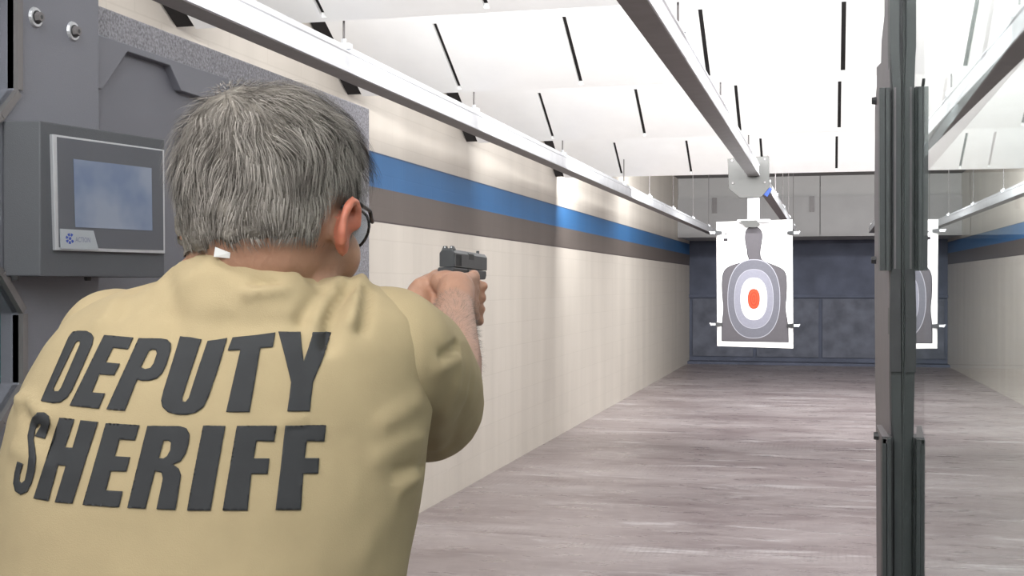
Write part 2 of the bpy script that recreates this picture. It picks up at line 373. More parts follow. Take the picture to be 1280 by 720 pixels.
def shrink(p, k): return [(x + (cx - x) * 0 + (-k if x > cx + 12 else k if x < cx - 12 else 0) * 1.0, y + (-k if y > 400 else k * .7 if y < 345 else 0)) for x, y in p]
body2 = []
N = len(body)
for i, (x, y) in enumerate(body):
    a, b = body[i - 1], body[(i + 1) % N]; dx, dy = b[0] - a[0], b[1] - a[1]; l = math.hypot(dx, dy) or 1
    body2.append((x - dy / l * .8, y + dx / l * .8))
flat(body2, .0055, M_tgrey, 'silhouette_fill', sil)
def stad(cx, cy, w, h, n=14, p=2.35):
    return [(cx + w * math.copysign(abs(math.cos(a)) ** (2 / p), math.cos(a)), cy + h * math.copysign(abs(math.sin(a)) ** (2 / p), math.sin(a))) for a in [2 * math.pi * i / (4 * n) for i in range(4 * n)]]
k = 0
for (w, h, m, nm) in ((33, 49.5, M_trl, 'ring_line'), (32.2, 48.6, M_tr1, 'outer_ring'), (24.7, 37.2, M_trl, 'ring_line'), (24, 36.5, M_tr2, 'inner_ring'), (17, 26.8, M_trl, 'ring_line'), (16.4, 26.2, M_paper, 'white_zone'), (7.6, 12.6, M_tor2, 'ring_line'), (7.0, 12, M_tor, 'orange_zone'), (4.0, 8.0, M_tor2, 'ring_line'), (3.5, 7.4, M_tor, 'orange_zone'), (1.7, 4.2, M_tor2, 'ring_line'), (1.2, 3.6, M_tor, 'orange_zone')):
    flat(stad(942.3, 373.6, w, h), .0048 - k * .0009, m, nm, tg); k += 1
# little printed badge at the top left
bm = newbm()
for q in ([(904.5, 298), (909.5, 298), (909.5, 301.5), (904.5, 301.5)], [(905, 297.5), (905, 293), (905.8, 293), (905.8, 297.5)], [(908.5, 297.5), (908.5, 293), (909.3, 293), (909.3, 297.5)], [(905.4, 292.8), (906.5, 291.2), (908, 291.2), (909, 292.8)]):
    prism(bm, [tp(x, y, .006) for x, y in q], (0, .001, 0))
obj('printed_badge', bm, M_tdark, tg)['kind'] = 'stuff'
for px, py, sgn, lab in ((897, 291, -1, 'upper left edge'), (989.5, 291, 1, 'upper right edge'), (897.5, 405.5, -1, 'lower left edge'), (989.5, 407, 1, 'lower right edge')):
    c = tp(px, py)
    e = thing('binder_clip', 'metal spring clip gripping the %s of the paper target' % lab, 'clip', c, 'clips on the paper target')
    bm = newbm(); x = c.x; s = sgn
    prism(bm, [(x - s * .035, TY - .005, c.z + .012), (x + s * .012, TY - .022, c.z + .018), (x + s * .012, TY - .022, c.z - .018), (x - s * .035, TY - .005, c.z - .012)], (0, .012, 0))
    prism(bm, [(x - s * .035, TY + .022, c.z + .012), (x + s * .012, TY + .042, c.z + .018), (x + s * .012, TY + .042, c.z - .018), (x - s * .035, TY + .022, c.z - .012)], (0, .006, 0))
    box(bm, *sorted((x + s * .010, x + s * .018)), TY - .022, TY + .046, c.z - .018, c.z + .018); obj('clip_body', bm, M_dark, e)
    bm = newbm(); box(bm, *sorted((x + s * .012, x + s * .060)), TY - .018, TY - .012, c.z - .008, c.z + .010); tube(bm, (x + s * .05, TY - .015, c.z - .01), (x + s * .065, TY - .015, c.z + .012), .005, seg=6); obj('clip_handle', bm, M_galv, e)

# ------------------------------------------------------------------ left stall divider
XD = -1.22
def pf(px, py, X): return onX(px, py, X)
t = thing('stall_divider', 'grey stall divider beside the shooter with foam edge and bolted plate', 'partition', (XD - .05, 1.9, 0))
yend = pf(462, 200, XD).y; ztop = pf(462, 136, XD).z
bm = newbm(); box(bm, XD - .1, XD, -.2, yend, 0.0, ztop); obj('foam_board', bm, M_foam, t, bevel=.004)
# raised upper strip with cut polygon
def zy(px, py, X): q = pf(px, py, X); return (q.y, q.z)
X1 = XD + .02
zt0 = ztop - .058
cut = [(128, 112), (160, 64.5), (213, 82), (227, 113.5), (251, 121), (330, 148), (345, 185)]
cutp = [zy(x, y, X1) for x, y in cut]
yq = pf(400, 200, X1).y
pts = [(.2, zt0), (yq, zt0), (yq, cutp[-1][1])] + [(a, b) for a, b in reversed(cutp)] + [(.2, cutp[0][1])]
bm = newbm(); prism(bm, [(XD, a, b) for a, b in pts], (.02, 0, 0)); obj('upper_armour_strip', bm, M_panel, t, bevel=.0015)
bm = newbm(); box(bm, XD, XD + .006, .2, yq, .3, cutp[-1][1] + .02); 
prism(bm, [(XD, a, b) for a, b in [(.2, cutp[-1][1])] + [(yq - .1, cutp[-1][1] + .02), (yq - .1, zt0 - .01), (.2, zt0 - .01)]], (.005, 0, 0))
obj('side_sheet', bm, M_panel2, t)
# near bolted plate with two windows
X2 = XD + .045
yp = pf(124, 100, X2).y
w1 = [zy(18, -160, X2), zy(18, 112, X2), zy(-3, 140, X2), zy(-60, 175, X2), ]
bm = newbm()
yw = w1[0][0]
wtop = [(yp, 2.1), (yp, .3), (-.2, .3), (-.2, 1.28)]
lw = [zy(-60, 600, X2), zy(-2, 524, X2), zy(24.5, 480, X2), zy(24.5, 392, X2), zy(-2, 346, X2), zy(-60, 300, X2)]
uw = [zy(-60, 190, X2), zy(-3, 141, X2), zy(18.5, 112, X2), (zy(18.5, 112, X2)[0], 2.02)]
# comb shape: windows are open towards the rear
bpts = [(yp, 2.1), (yp, .3), (.2, .3), (.2, lw[0][1])] + [(a, b) for a, b in lw] + [(.2, lw[-1][1]), (.2, uw[0][1])] + uw + [(.2, 2.02), (.2, 2.1)]
prism(bm, [(XD, a, b) for a, b in bpts], (.045, 0, 0)); pn = obj('bolted_plate', bm, M_panel, t, bevel=.002)
for loop, nm in ((lw, 'lower_window'), (uw, 'upper_window')):
    bm = newbm()
    for (a, b), (c, d) in zip(loop, loop[1:]):
        dv = Vector((0, c - a, d - b)); nv = Vector((1, 0, 0)).cross(dv).normalized()
        if nm == 'upper_window': pass
        o1 = Vector((X2 - .012, a, b)); o2 = Vector((X2 - .012, c, d)); 
        inn = -nv * .012
        hexa(bm, [o1, o2, o2 + inn, o1 + inn, o1 + Vector((.018, 0, 0)), o2 + Vector((.018, 0, 0)), o2 + inn + Vector((.018, 0, 0)), o1 + inn + Vector((.018, 0, 0))])
    fr = obj(nm + '_frame', bm, M_galvd, t)
    bm = newbm(); ys = [p[0] for p in loop]; zs = [p[1] for p in loop]
    box(bm, XD + .001, XD + .012, .15, max(ys) + .02, min(zs) - .0, max(zs) + .0); obj('window_glass', bm, M_dglass, fr)
for px, py in ((44, 22), (91, 39.5)):
    c = pf(px, py, X2); bm = newbm(); ex = Vector((1, 0, 0))
    tube(bm, c - ex * .001, c + ex * .004, .0165, .0145, 20); b = obj('washer', bm, M_alu, t, smooth=False, bevel=.001)
    bm = newbm(); tube(bm, c + ex * .004, c + ex * .0045, .0105, .0105, 20); obj('washer_recess', bm, M_dark, b)
    bm = newbm(); tube(bm, c + ex * .0045, c + ex * .012, .0085, .0075, 6); obj('bolt_head', bm, M_galvd, b)
    bm = newbm(); tube(bm, c + ex * .012, c + ex * .0122, .0035, .0035, 6); obj('bolt_socket', bm, M_dark, b)

# control unit
t1 = 1.83
A = P(50.5, 151, t1); dcam = Vector((.438, .899)); 
dirw = (RT * .438 + FW * .899).normalized()
def onfront(px, py, off=0):
    """pixel onto the sloping front plane of the housing"""
    nrm = dirw.cross(UP).normalized()
    r = ray(px, py); a0 = A + nrm * off; s = (a0 - CP).dot(nrm) / r.dot(nrm); return CP + r * s
nrm = dirw.cross(UP).normalized()
if nrm.y > 0: nrm = -nrm
B = onfront(206, 177)
zt_, zb_ = A.z, P(50.5, 345.5, t1).z
C = Vector((X2 if False else XD + .006, B.y + .03, 0)); D = A - RT * ((A.x - (XD + .046)) / RT.x)
u = thing('control_unit', 'charcoal lane control box with small touch screen mounted on the divider', 'control panel', (A.x, A.y, zb_))
bm = newbm(); foot = [D, A, B, C, Vector((XD + .006, yp + .002, 0)), Vector((XD + .046, yp + .002, 0))]
prism(bm, [Vector((q.x, q.y, zb_)) for q in foot], (0, 0, zt_ - zb_)); hs = obj('housing', bm, M_house, u, bevel=.002)
def quadslab(pts, o0, o1, m, name, par, bev=0):
    bm = newbm(); prism(bm, [onfront(x, y) + nrm * o0 for x, y in pts], nrm * (o1 - o0)); return obj(name, bm, m, par, bevel=bev)
bz = quadslab([(62, 168), (202, 187.5), (203, 317), (66, 313)], -.002, .006, M_alu, 'bezel_rim', u, .0008)
quadslab([(67.5, 171.5), (199.5, 189), (200.5, 313), (70, 309)], .006, .0068, M_bez, 'bezel_face', bz)
quadslab([(87.5, 199), (185, 210.5), (186, 288.5), (90, 284)], .0068, .0078, M_screen, 'screen', u)
lp = quadslab([(70.5, 286), (112, 288.5), (118.5, 312.5), (71.5, 311)], .0068, .0082, M_plate, 'badge_plate', u)
bm = newbm()
for rr, a0, a1 in ((5.2, 25, 335),):
    n = 18
    for i in range(n):
        if i % 3 == 2: continue
        a = R(a0 + (a1 - a0) * i / n); b = R(a0 + (a1 - a0) * (i + .9) / n)
        prism(bm, [onfront(82.5 + r_ * math.cos(q), 298.3 + r_ * 1.25 * math.sin(q)) + nrm * .0082 for r_, q in ((5.4, a), (5.4, b), (2.6, b), (2.6, a))], nrm * .0004)
prism(bm, [onfront(82.5 + 1.6 * math.cos(R(q)), 298.3 + 2 * math.sin(R(q))) + nrm * .0082 for q in range(0, 360, 45)], nrm * .0004)
obj('emblem', bm, M_logo, lp)['kind'] = 'stuff'
fc = bpy.data.curves.new('t', 'FONT'); fc.body = 'ACTION'; fc.size = 1; fc.resolution_u = 2; fo = bpy.data.objects.new('t', fc); COL.objects.link(fo)
tm = bpy.data.meshes.new_from_object(fo.evaluated_get(bpy.context.evaluated_depsgraph_get())); bpy.data.objects.remove(fo)
wd = max(v.co.x for v in tm.vertices)
for v in tm.vertices:
    tx = v.co.x / wd * 18.5; v.co = onfront(89 + tx, 302.5 + tx * .04 - v.co.y * 9.0) + nrm * .0086
tl = bpy.data.objects.new('badge_lettering', tm); tm.materials.append(M_logog); COL.objects.link(tl); setpar(tl, lp)
for px in (31, 122):
    q = onfront(px, 345) - nrm * .02; bm = newbm(); tube(bm, (q.x, q.y, zb_ + .001), (q.x, q.y, zb_ - .006), .006, .005, 10); obj('rubber_foot', bm, M_dark, u)

# ------------------------------------------------------------------ right partition with glass
YP = 1.80
def gx(y): return .125 - .015 * y
g = thing('glass_partition', 'tall clear glass stall partition in a dark steel edge post', 'partition', (gx(.5), .5, 0))
def hx(px, Y=YP): return onY(px, 300, Y).x
def hz(py, Y=YP): return onY(1125, py, Y).z
y0 = -.75; bm = newbm()
hexa(bm, [(gx(y0), y0, .92), (gx(YP), YP, .92), (gx(YP) + .012, YP, .92), (gx(y0) + .012, y0, .92), (gx(y0), y0, 2.28), (gx(YP), YP, 2.28), (gx(YP) + .012, YP, 2.28), (gx(y0) + .012, y0, 2.28)])
obj('glass_pane', bm, M_glass, g)
bm = newbm(); hexa(bm, [(gx(y0) - .012, y0, 0), (gx(YP) - .012, YP, 0), (gx(YP) + .03, YP, 0), (gx(y0) + .03, y0, 0), (gx(y0) - .012, y0, .92), (gx(YP) - .012, YP, .92), (gx(YP) + .03, YP, .92), (gx(y0) + .03, y0, .92)])
obj('lower_panel', bm, M_panel, g, bevel=.002)
bm = newbm(); hexa(bm, [(gx(y0) - .012, y0, 2.28), (gx(YP) - .012, YP, 2.28), (gx(YP) + .03, YP, 2.28), (gx(y0) + .03, y0, 2.28), (gx(y0) - .012, y0, 2.33), (gx(YP) - .012, YP, 2.33), (gx(YP) + .03, YP, 2.33), (gx(y0) + .03, y0, 2.33)])
obj('top_rail', bm, M_post, g, bevel=.002)
# side plate reaching downrange; its paler grey has the light on it painted in
xs_ = hx(1112); 
def farY(px): r = ray(px, 300); return xs_ * r.y / r.x
def zat(py, Y): return onY(1100, py, Y).z
prof = [(1105, -60), (1105, 20), (1101.5, 52), (1101, 78), (1095.5, 84), (1095.5, 108), (1093.5, 135), (1093, 330), (1094, 470), (1095, 540), (1096, 740)]
pts = [(farY(px), onY(px, py, farY(px)).z) for px, py in prof]
pts = [(YP + .01, pts[0][1])] + pts + [(pts[-1][0], 0.0), (YP + .01, 0.0)]
bm = newbm(); prism(bm, [(xs_, a, b) for a, b in pts], (.016, 0, 0)); obj('side_plate', bm, M_postl, g, bevel=.001)
# edge post, kinked like the photo; it stands on the shooter's side of the glass edge, which mirrors it
GXP = gx(YP)
def rib(p, name, m, y_=YP, d=.03):
    """p: list of (py, pxl, pxr)"""
    bm = newbm(); L = []
    for py, a, b in p:
        z = max(0, hz(py, y_)); xr = min(hx(b, y_), GXP - .0005); L.append([bm.verts.new(q) for q in ((hx(a, y_), y_, z), (xr, y_, z), (xr, y_ + d, z), (hx(a, y_), y_ + d, z))])
    for q, w in zip(L, L[1:]):
        for i in range(4): face(bm, [q[i], q[(i + 1) % 4], w[(i + 1) % 4], w[i]])
    face(bm, L[0]); face(bm, list(reversed(L[-1]))); return obj(name, bm, m, g)
rib([(-220, 1112, 1124), (60, 1112, 1124), (105, 1115.5, 1126), (338, 1115.5, 1126), (395, 1112.5, 1125), (465, 1113.5, 1126), (525, 1115, 1127), (560, 1118, 1127.5), (1750, 1119, 1128)], 'post_rib', M_post, YP - .012)
rib([(-220, 1111.5, 1129), (60, 1111.5, 1129), (105, 1113, 1129), (338, 1113, 1129), (395, 1112, 1129), (465, 1112.5, 1129), (525, 1113.5, 1129), (560, 1115, 1129), (1750, 1116, 1129)], 'post_core', M_dark, YP - .004, .05)
rib([(336, 1113.5, 1126), (395, 1112, 1125.5), (465, 1112.5, 1126.5)], 'dark_wrap', M_dark, YP - .016, .014)
rib([(109, 1099, 1106), (338, 1100, 1106.5)], 'bracket_strip', M_post, YP - .03, .05)
rib([(109, 1107, 1112), (338, 1107.5, 1112)], 'bracket_strip', M_post, YP - .034, .05)
rib([(109, 1099.5, 1114), (338, 1100.5, 1114)], 'bracket_back', M_dark, YP - .02, .05)
rib([(109, 1117.5, 1120), (338, 1117.5, 1120)], 'bracket_strip', M_postl, YP - .0135, .002)
rib([(549, 1103, 1108), (1750, 1106, 1111)], 'bracket_strip', M_post, YP - .03, .05)
rib([(549, 1109, 1114), (1750, 1112, 1117)], 'bracket_strip', M_post, YP - .034, .05)
rib([(547, 1102.5, 1116), (1750, 1106, 1119)], 'bracket_back', M_dark, YP - .022, .05)
bm = newbm(); hexa(bm, [(GXP + .013, YP, 0), (GXP + .04, YP, 0), (GXP + .04, YP + .06, 0), (GXP + .013, YP + .06, 0), (GXP + .013, YP, 2.33), (GXP + .04, YP, 2.33), (GXP + .04, YP + .06, 2.33), (GXP + .013, YP + .06, 2.33)]); obj('outer_post', bm, M_post, g)
bm = newbm(); box(bm, GXP - .002, GXP + .014, YP + .0006, YP + .055, .0, 2.33); obj('edge_leak_cap', bm, M_dark, g)  # dark box added to cover light leaking at the glass end
bm = newbm(); prism(bm, [onY(1095.5, 531, YP + .06), onY(1102, 531, YP + .06), onY(1114, 549, YP - .03), onY(1104, 549, YP - .03)], (0, 0, -.006)); obj('bracket_cap', bm, M_postl, g)
for px, py in ((1094, 126), (1093.5, 325), (1097, 545)):
    q = onX(px + 1.5, py, xs_ - .001); bm = newbm(); tube(bm, q, q - Vector((.008, 0, 0)), .007, .006, 8); obj('post_bolt', bm, M_dark, g)

# ------------------------------------------------------------------ the pistol
G0 = P(559, 311.5, 2.0)
gz = Vector((0, 0, 1)); gf = (Vector((.012, 1, -.022))).normalized(); gl = gz.cross(gf).normalized(); gu = gf.cross(gl)
GM = Matrix.Translation(G0) @ Matrix((gf, gl, gu)).transposed().to_4x4()
def GL(x, y, z): return GM @ Vector((x, y, z))
pi_ = thing('pistol', 'black semi-automatic pistol held in both hands of the man', 'pistol', GL(.03, 0, -.12))
def gprism(pts, y0, y1, m, name, par, bev=.0008):
    bm = newbm(); prism(bm, [GL(a, y0, b) for a, b in pts], GL(0, y1, 0) - GL(0, y0, 0)); return obj(name, bm, m, par, bevel=bev)
def gsec(sec, x0, x1, m, name, par, bev=.0006):
    bm = newbm(); prism(bm, [GL(x0, a, b) for a, b in sec], GL(x1, 0, 0) - GL(x0, 0, 0)); return obj(name, bm, m, par, bevel=bev)
w = .0130
sl = gsec([(-w, -.028), (-w, -.006), (-w + .0045, 0), (w - .0045, 0), (w, -.006), (w, -.028)], 0, .186, M_slide, 'slide', pi_)
for i in range(6):
    for s in (-1, 1): pass
bm = newbm()
for i in range(6):
    for s in (-1, 1):
        x = .008 + i * .005; a = s * w
        hexa(bm, [GL(x, a, -.026), GL(x + .002, a, -.026), GL(x + .002, a + s * .0006, -.026), GL(x, a + s * .0006, -.026), GL(x, a, -.008), GL(x + .002, a, -.008), GL(x + .002, a + s * .0006, -.008), GL(x, a + s * .0006, -.008)])
obj('slide_serration', bm, M_gun, sl)['kind'] = 'stuff'
gsec([(-.0132, -.0135), (-.0132, -.004), (-.006, .0004), (-.002, .0004), (-.002, -.0135)], .078, .106, M_gun, 'ejection_port', sl, 0)
bm = newbm()
for s in (-1, 1): hexa(bm, [GL(.004, s * .003, 0), GL(.014, s * .003, 0), GL(.014, s * .0105, 0), GL(.004, s * .0105, 0), GL(.005, s * .003, .0055), GL(.011, s * .003, .0055), GL(.011, s * .008, .0055), GL(.005, s * .008, .0055)])
hexa(bm, [GL(.004, -.0105, -.0005), GL(.014, -.0105, -.0005), GL(.014, .0105, -.0005), GL(.004, .0105, -.0005), GL(.005, -.009, .0018), GL(.013, -.009, .0018), GL(.013, .009, .0018), GL(.005, .009, .0018)])
rs = obj('rear_sight', bm, M_gun, sl)
bm = newbm()
for s in (-1, 1): ellipsoid(bm, GL(.0045, s * .0055, .0032), (.0012,) * 3, u=8, v=6)
obj('sight_dot', bm, M_whitem, rs)['kind'] = 'stuff'
bm = newbm(); hexa(bm, [GL(.168, -.002, 0), GL(.176, -.002, 0), GL(.176, .002, 0), GL(.168, .002, 0), GL(.170, -.002, .0055), GL(.175, -.002, .0055), GL(.175, .002, .0055), GL(.170, .002, .0055)]); obj('front_sight', bm, M_gun, sl)
gsec([(-.0115, -.0285), (-.0115, -.006), (-.008, -.0015), (.008, -.0015), (.0115, -.006), (.0115, -.0285)], -.0012, .0005, M_gun, 'slide_back_plate', sl, .0004)
bm = newbm(); tube(bm, GL(.182, 0, -.012), GL(.190, 0, -.012), .0075, seg=20); obj('barrel', bm, M_slide, pi_)
bm = newbm(); tube(bm, GL(.1895, 0, -.012), GL(.1902, 0, -.012), .0047, seg=16); obj('bore_shade', bm, M_black, pi_)  # black disc painted for the dark inside the barrel
fr = gprism([(-.006, -.029), (.180, -.029), (.182, -.038), (.176, -.044), (.118, -.046), (.112, -.044), (.058, -.046), (.046, -.13), (-.004, -.125), (.012, -.056), (-.002, -.046), (-.012, -.038)], -.0135, .0135, M_gun, 'frame', pi_, .003)
bm = newbm()
tgp = [(.060, -.046), (.064, -.066), (.076, -.074), (.100, -.072), (.110, -.060), (.113, -.044)]
for a, b in zip(tgp, tgp[1:]): capsule(bm, GL(a[0], 0, a[1]), GL(b[0], 0, b[1]), .004, .004)
obj('trigger_guard', bm, M_gun, fr)
bm = newbm(); chain(bm, [GL(.082, 0, -.044), GL(.080, 0, -.055), GL(.084, 0, -.064)], [.003, .003, .0025]); obj('trigger', bm, M_gun, fr)
gprism([(-.006, -.128), (.050, -.133), (.050, -.141), (-.006, -.136)], -.014, .014, M_gun, 'magazine_base', pi_, .002)
gprism([(.070, -.030), (.098, -.030), (.098, -.033), (.070, -.034)], -.0150, -.0134, M_slide, 'slide_stop', fr, .0004)

# ------------------------------------------------------------------ the man
HC = P(340, 245, 1.225)                    # centre of the cranium
man = thing('person', 'grey-haired man in tan DEPUTY SHERIFF shirt aiming a pistol downrange', 'person')
hy = R(-2)                                  # gaze yaw from +Y towards -X
hf0 = Vector((-math.sin(hy), math.cos(hy), 0)); hr = Vector((math.cos(hy), math.sin(hy), 0))
pit = R(8); hf = (hf0 * math.cos(pit) - UP * math.sin(pit)).normalized(); hu = hr.cross(hf).normalized()
if hu.z < 0: hu = -hu
HRm = Matrix((hr, hf, hu)).transposed()
def H(x, y, z): return HC + hr * x + hf * y + hu * z
hipc = P(262, 700, 1.24)
man.location = (hipc.x, hipc.y, 0)

# arms, in world
SHR = P(500, 440, 1.24); ELR = P(553, 498, 1.50); WRR = GL(-.085, -.040, -.092)
SHL = P(140, 440, 1.26); ELL = P(400, 640, 1.52); WRL = GL(-.070, .040, -.150)
bm = newbm()
# head
ellipsoid(bm, H(0, .0, .0), (.077, .096, .092), HRm, 32, 20)
for s in (-1, 1):
    ellipsoid(bm, H(s * .018, -.012, .018), (.057, .078, .074), HRm, 24, 16); ellipsoid(bm, H(s * .018, .02, .018), (.055, .070, .072), HRm, 24, 16)
ellipsoid(bm, H(0, -.018, -.02), (.072, .078, .080), HRm, 28, 18)
ellipsoid(bm, H(0, .035, -.045), (.066, .062, .085), HRm, 24, 16)
ellipsoid(bm, H(0, .052, -.085), (.050, .042, .040), HRm, 24, 16)
ellipsoid(bm, H(0, .082, -.112), (.024, .018, .018), HRm)
for s in (-1, 1):
    ellipsoid(bm, H(s * .045, .056, -.05), (.026, .03, .03), HRm)
    ellipsoid(bm, H(s * .047, .02, -.095), (.022, .035, .026), HRm)
    ellipsoid(bm, H(s * .030, .088, .008), (.024, .010, .008), HRm)
    ellipsoid(bm, H(s * .012, .105, -.052), (.009, .010, .008), HRm)
capsule(bm, H(0, .092, -.005), H(0, .112, -.046), .008, .012)
ellipsoid(bm, H(0, .093, -.078), (.024, .012, .006), HRm); ellipsoid(bm, H(0, .091, -.088), (.021, .012, .007), HRm)
# neck
NB = P(322, 392, 1.225)
NM = P(318, 325, 1.215)
chain(bm, [NB, NM, H(0, -.018, -.05)], [.068, .066, .064])
ellipsoid(bm, P(358, 325, 1.235), (.056, .055, .05))
# torso, hips, legs
capsule(bm, P(300, 430, 1.235), P(280, 600, 1.235), .10, .12)
chain(bm, [P(400, 430, 1.24), SHR], [.05, .045]); chain(bm, [P(220, 430, 1.25), SHL], [.05, .045])
hz_ = Vector((hipc.x, hipc.y, 1.0))
ellipsoid(bm, hz_, (.165, .115, .14))
# legs
def leg(s):
    lat = RT * (s * .095); hip = hz_ + lat + Vector((0, 0, -.02)); an = Vector((hz_.x, hz_.y, .085)) + RT * (s * .17) + FW * (-.02 if s > 0 else .14)
    kn = (hip + an) / 2 + FW * .03; return hip, kn, an
for s in (-1, 1):
    hip, kn, an = leg(s); chain(bm, [hip, kn, an], [.085, .055, .04]); capsule(bm, an + Vector((0, 0, -.03)), an + FW * .14 + Vector((0, 0, -.05)), .036, .028)
# arms
chain(bm, [SHR, ELR], [.046, .043]); chain(bm, [ELR, ELR.lerp(WRR, .35), WRR], [.047, .046, .029])
chain(bm, [SHL, ELL], [.046, .043]); chain(bm, [ELL, ELL.lerp(WRL, .35), WRL], [.045, .043, .029])
# right hand round the grip
def g_(*a): return GL(*a)
capsule(bm, WRR, g_(-.045, -.030, -.066), .029, .030); capsule(bm, g_(-.045, -.028, -.066), g_(-.014, -.014, -.062), .028, .022)
ellipsoid(bm, g_(-.020, -.004, -.050), (.026, .026, .016)); ellipsoid(bm, g_(-.018, -.006, -.088), (.026, .026, .022))
for i in range(4):
    z = -.047 - i * .0195; r = .0105 - .0007 * i
    capsule(bm, g_(-.03, -.028, -.066 - (i - 1.5) * .006), g_(.020, -.038, z), .018, .0115)
    if i == 0: chain(bm, [g_(.020, -.038, z + .003), g_(.058, -.027, -.040), g_(.080, -.021, -.040), g_(.102, -.017, -.042)], [.0115, .0098, .009, .0078])
    else: chain(bm, [g_(.020, -.038, z), g_(.058, -.026, z - .004), g_(.064, .000, z - .006), g_(.046, .020, z - .006)], [.0115, .0098, .009, .008])
chain(bm, [g_(-.035, -.004, -.058), g_(-.008, .017, -.046), g_(.026, .024, -.040), g_(.056, .023, -.040)], [.017, .0125, .0105, .0085])
# left hand closed over it
capsule(bm, WRL, g_(-.034, .040, -.088), .028, .027); capsule(bm, g_(-.034, .040, -.086), g_(.010, .036, -.076), .026, .022)
for i in range(4):
    z = -.058 - i * .0190
    capsule(bm, g_(-.02, .042, -.078 - (i - 1.5) * .006), g_(.045, .038, z), .018, .0115)
    chain(bm, [g_(.045, .038, z), g_(.080, .014, z - .002), g_(.078, -.026, z - .001), g_(.052, -.046 + .002 * i, z)], [.0115, .0100, .0092, .0082])
chain(bm, [g_(-.022, .036, -.062), g_(.018, .036, -.050), g_(.054, .034, -.044), g_(.086, .026, -.040)], [.017, .0125, .0105, .0085])
# ears
for s in (-1, 1):
    c = (s * (.080 if s > 0 else .074), -.012, -.034)
    for a0 in range(9):
        a = R(-60 + a0 * 34); b = R(-60 + (a0 + 1) * 34)
        if a0 >= 7: continue
        f = lambda q: H(c[0] + s * (.009 + .003 * math.sin(q)), c[1] - .015 * math.cos(q) + .002, c[2] + .003 + .0225 * math.sin(q))
        capsule(bm, f(a), f(b), .0052, .0052)
    ellipsoid(bm, H(s * .079, -.006, -.038), (.007, .015, .020), HRm); ellipsoid(bm, H(s * .080, -.004, -.051), (.007, .009, .011), HRm)
    capsule(bm, H(s * .088, .008, -.012), H(s * .078, .010, -.028), .005, .005)
me = remeshed(bm, .0036, 7, .5)
ears = []
for p in me.polygons:
    q = HRm.transposed() @ (p.center - HC)
    ears.append(1 if (q.x > .0775 and -.04 < q.y < .02 and -.085 < q.z < .01) else 0)
bodyo = meshobj('body', me, [M_skin, M_ear], man)
me.polygons.foreach_set('material_index', ears)
SKIN = BVHTree.FromPolygons([v.co for v in me.vertices], [tuple(p.vertices) for p in me.polygons])
for s in (-1, 1):
    bm = newbm(); ellipsoid(bm, H(s * .031, .084, -.010), (.0115,) * 3, HRm, 16, 12); ey = obj('eye', bm, M_eye, man, smooth=True)
    bm = newbm(); ellipsoid(bm, H(s * .031, .0925, -.010), (.0058, .0036, .0058), HRm, 16, 10); obj('iris', bm, M_iris, ey, smooth=True)

# shirt
def ringat(y, xl, xr, f, b, n=40, back=0.0, p=2.3):
    cx_ = (xl + xr) / 2; c = P(cx_, y, f); a = (xr - xl) / 2 / F * f; out = []
    for i in range(n):
        q = 2 * math.pi * i / n; cc, ss = math.cos(q), math.sin(q)
        out.append(c + RT * (a * math.copysign(abs(cc) ** (2 / p), cc)) + FW * (b * math.copysign(abs(ss) ** (2 / p), ss)))
    return out
bm = newbm()
rings = [(344, 232, 420, 1.235, .050), (352, 196, 452, 1.238, .062), (362, 158, 482, 1.240, .078), (376, 126, 508, 1.240, .095), (398, 93, 532, 1.240, .112), (430, 68, 540, 1.24, .128), (470, 45, 540, 1.24, .138), (510, 26, 540, 1.24, .146),
         (560, 14, 534, 1.24, .152), (600, 7, 530, 1.24, .156), (640, 1, 524, 1.24, .158), (700, -6, 512, 1.235, .158), (780, -8, 500, 1.23, .155), (880, -4, 500, 1.23, .152), (1010, 10, 500, 1.23, .150)]
loft(bm, [ringat(y, a, b, f, d) for y, a, b, f, d in reversed(rings)])
# collar rises to the neck
def neckring(z0, rx, ry, k):
    out = []
    for i in range(40):
        q = 2 * math.pi * i / 40; c0 = P(322, 345, 1.222)
        z = z0 - .005 * math.cos(q) * k + (.022 * max(0, math.sin(q + R(-14))) ** 2.4 - .012 * max(0, -math.sin(q))) * k
        v = c0 + RT * (rx * math.cos(q)) - FW * (ry * math.sin(q)); v.z = z; out.append(v)
    return out
loft(bm, [neckring(1.470, .13, .09, 0), neckring(1.520, .125, .098, .4), neckring(1.540, .104, .088, .8), neckring(1.550, .090, .078, 1), neckring(1.5565, .086, .073, 1), neckring(1.5575, .080, .066, 1)])
shm = remeshed(bm, .0055, 6, .5)
bm = newbm()
chain(bm, [P(484, 442, 1.240), P(511, 460, 1.31), P(527, 488, 1.40)], [.067, .070, .070])
capsule(bm, P(527, 488, 1.40), P(533, 506, 1.45), .070, .068)
slR = remeshed(bm, .0055, 8, .5)
bm = newbm()
chain(bm, [P(150, 440, 1.25), P(185, 465, 1.36), P(215, 490, 1.44)], [.064, .068, .068])
slL = remeshed(bm, .0055, 8, .5)
def tree(*ms):
    V = []; Fs = []
    for m in ms:
        k0 = len(V); V += [v.co.copy() for v in m.vertices]; Fs += [tuple(k0 + i for i in p.vertices) for p in m.polygons]
    return BVHTree.FromPolygons(V, Fs)
bv = tree(shm, slR, slL)
def hit(px, py, tr):
    d = ray(px, py).normalized(); r = tr.ray_cast(CP, d); return r[0], r[1]
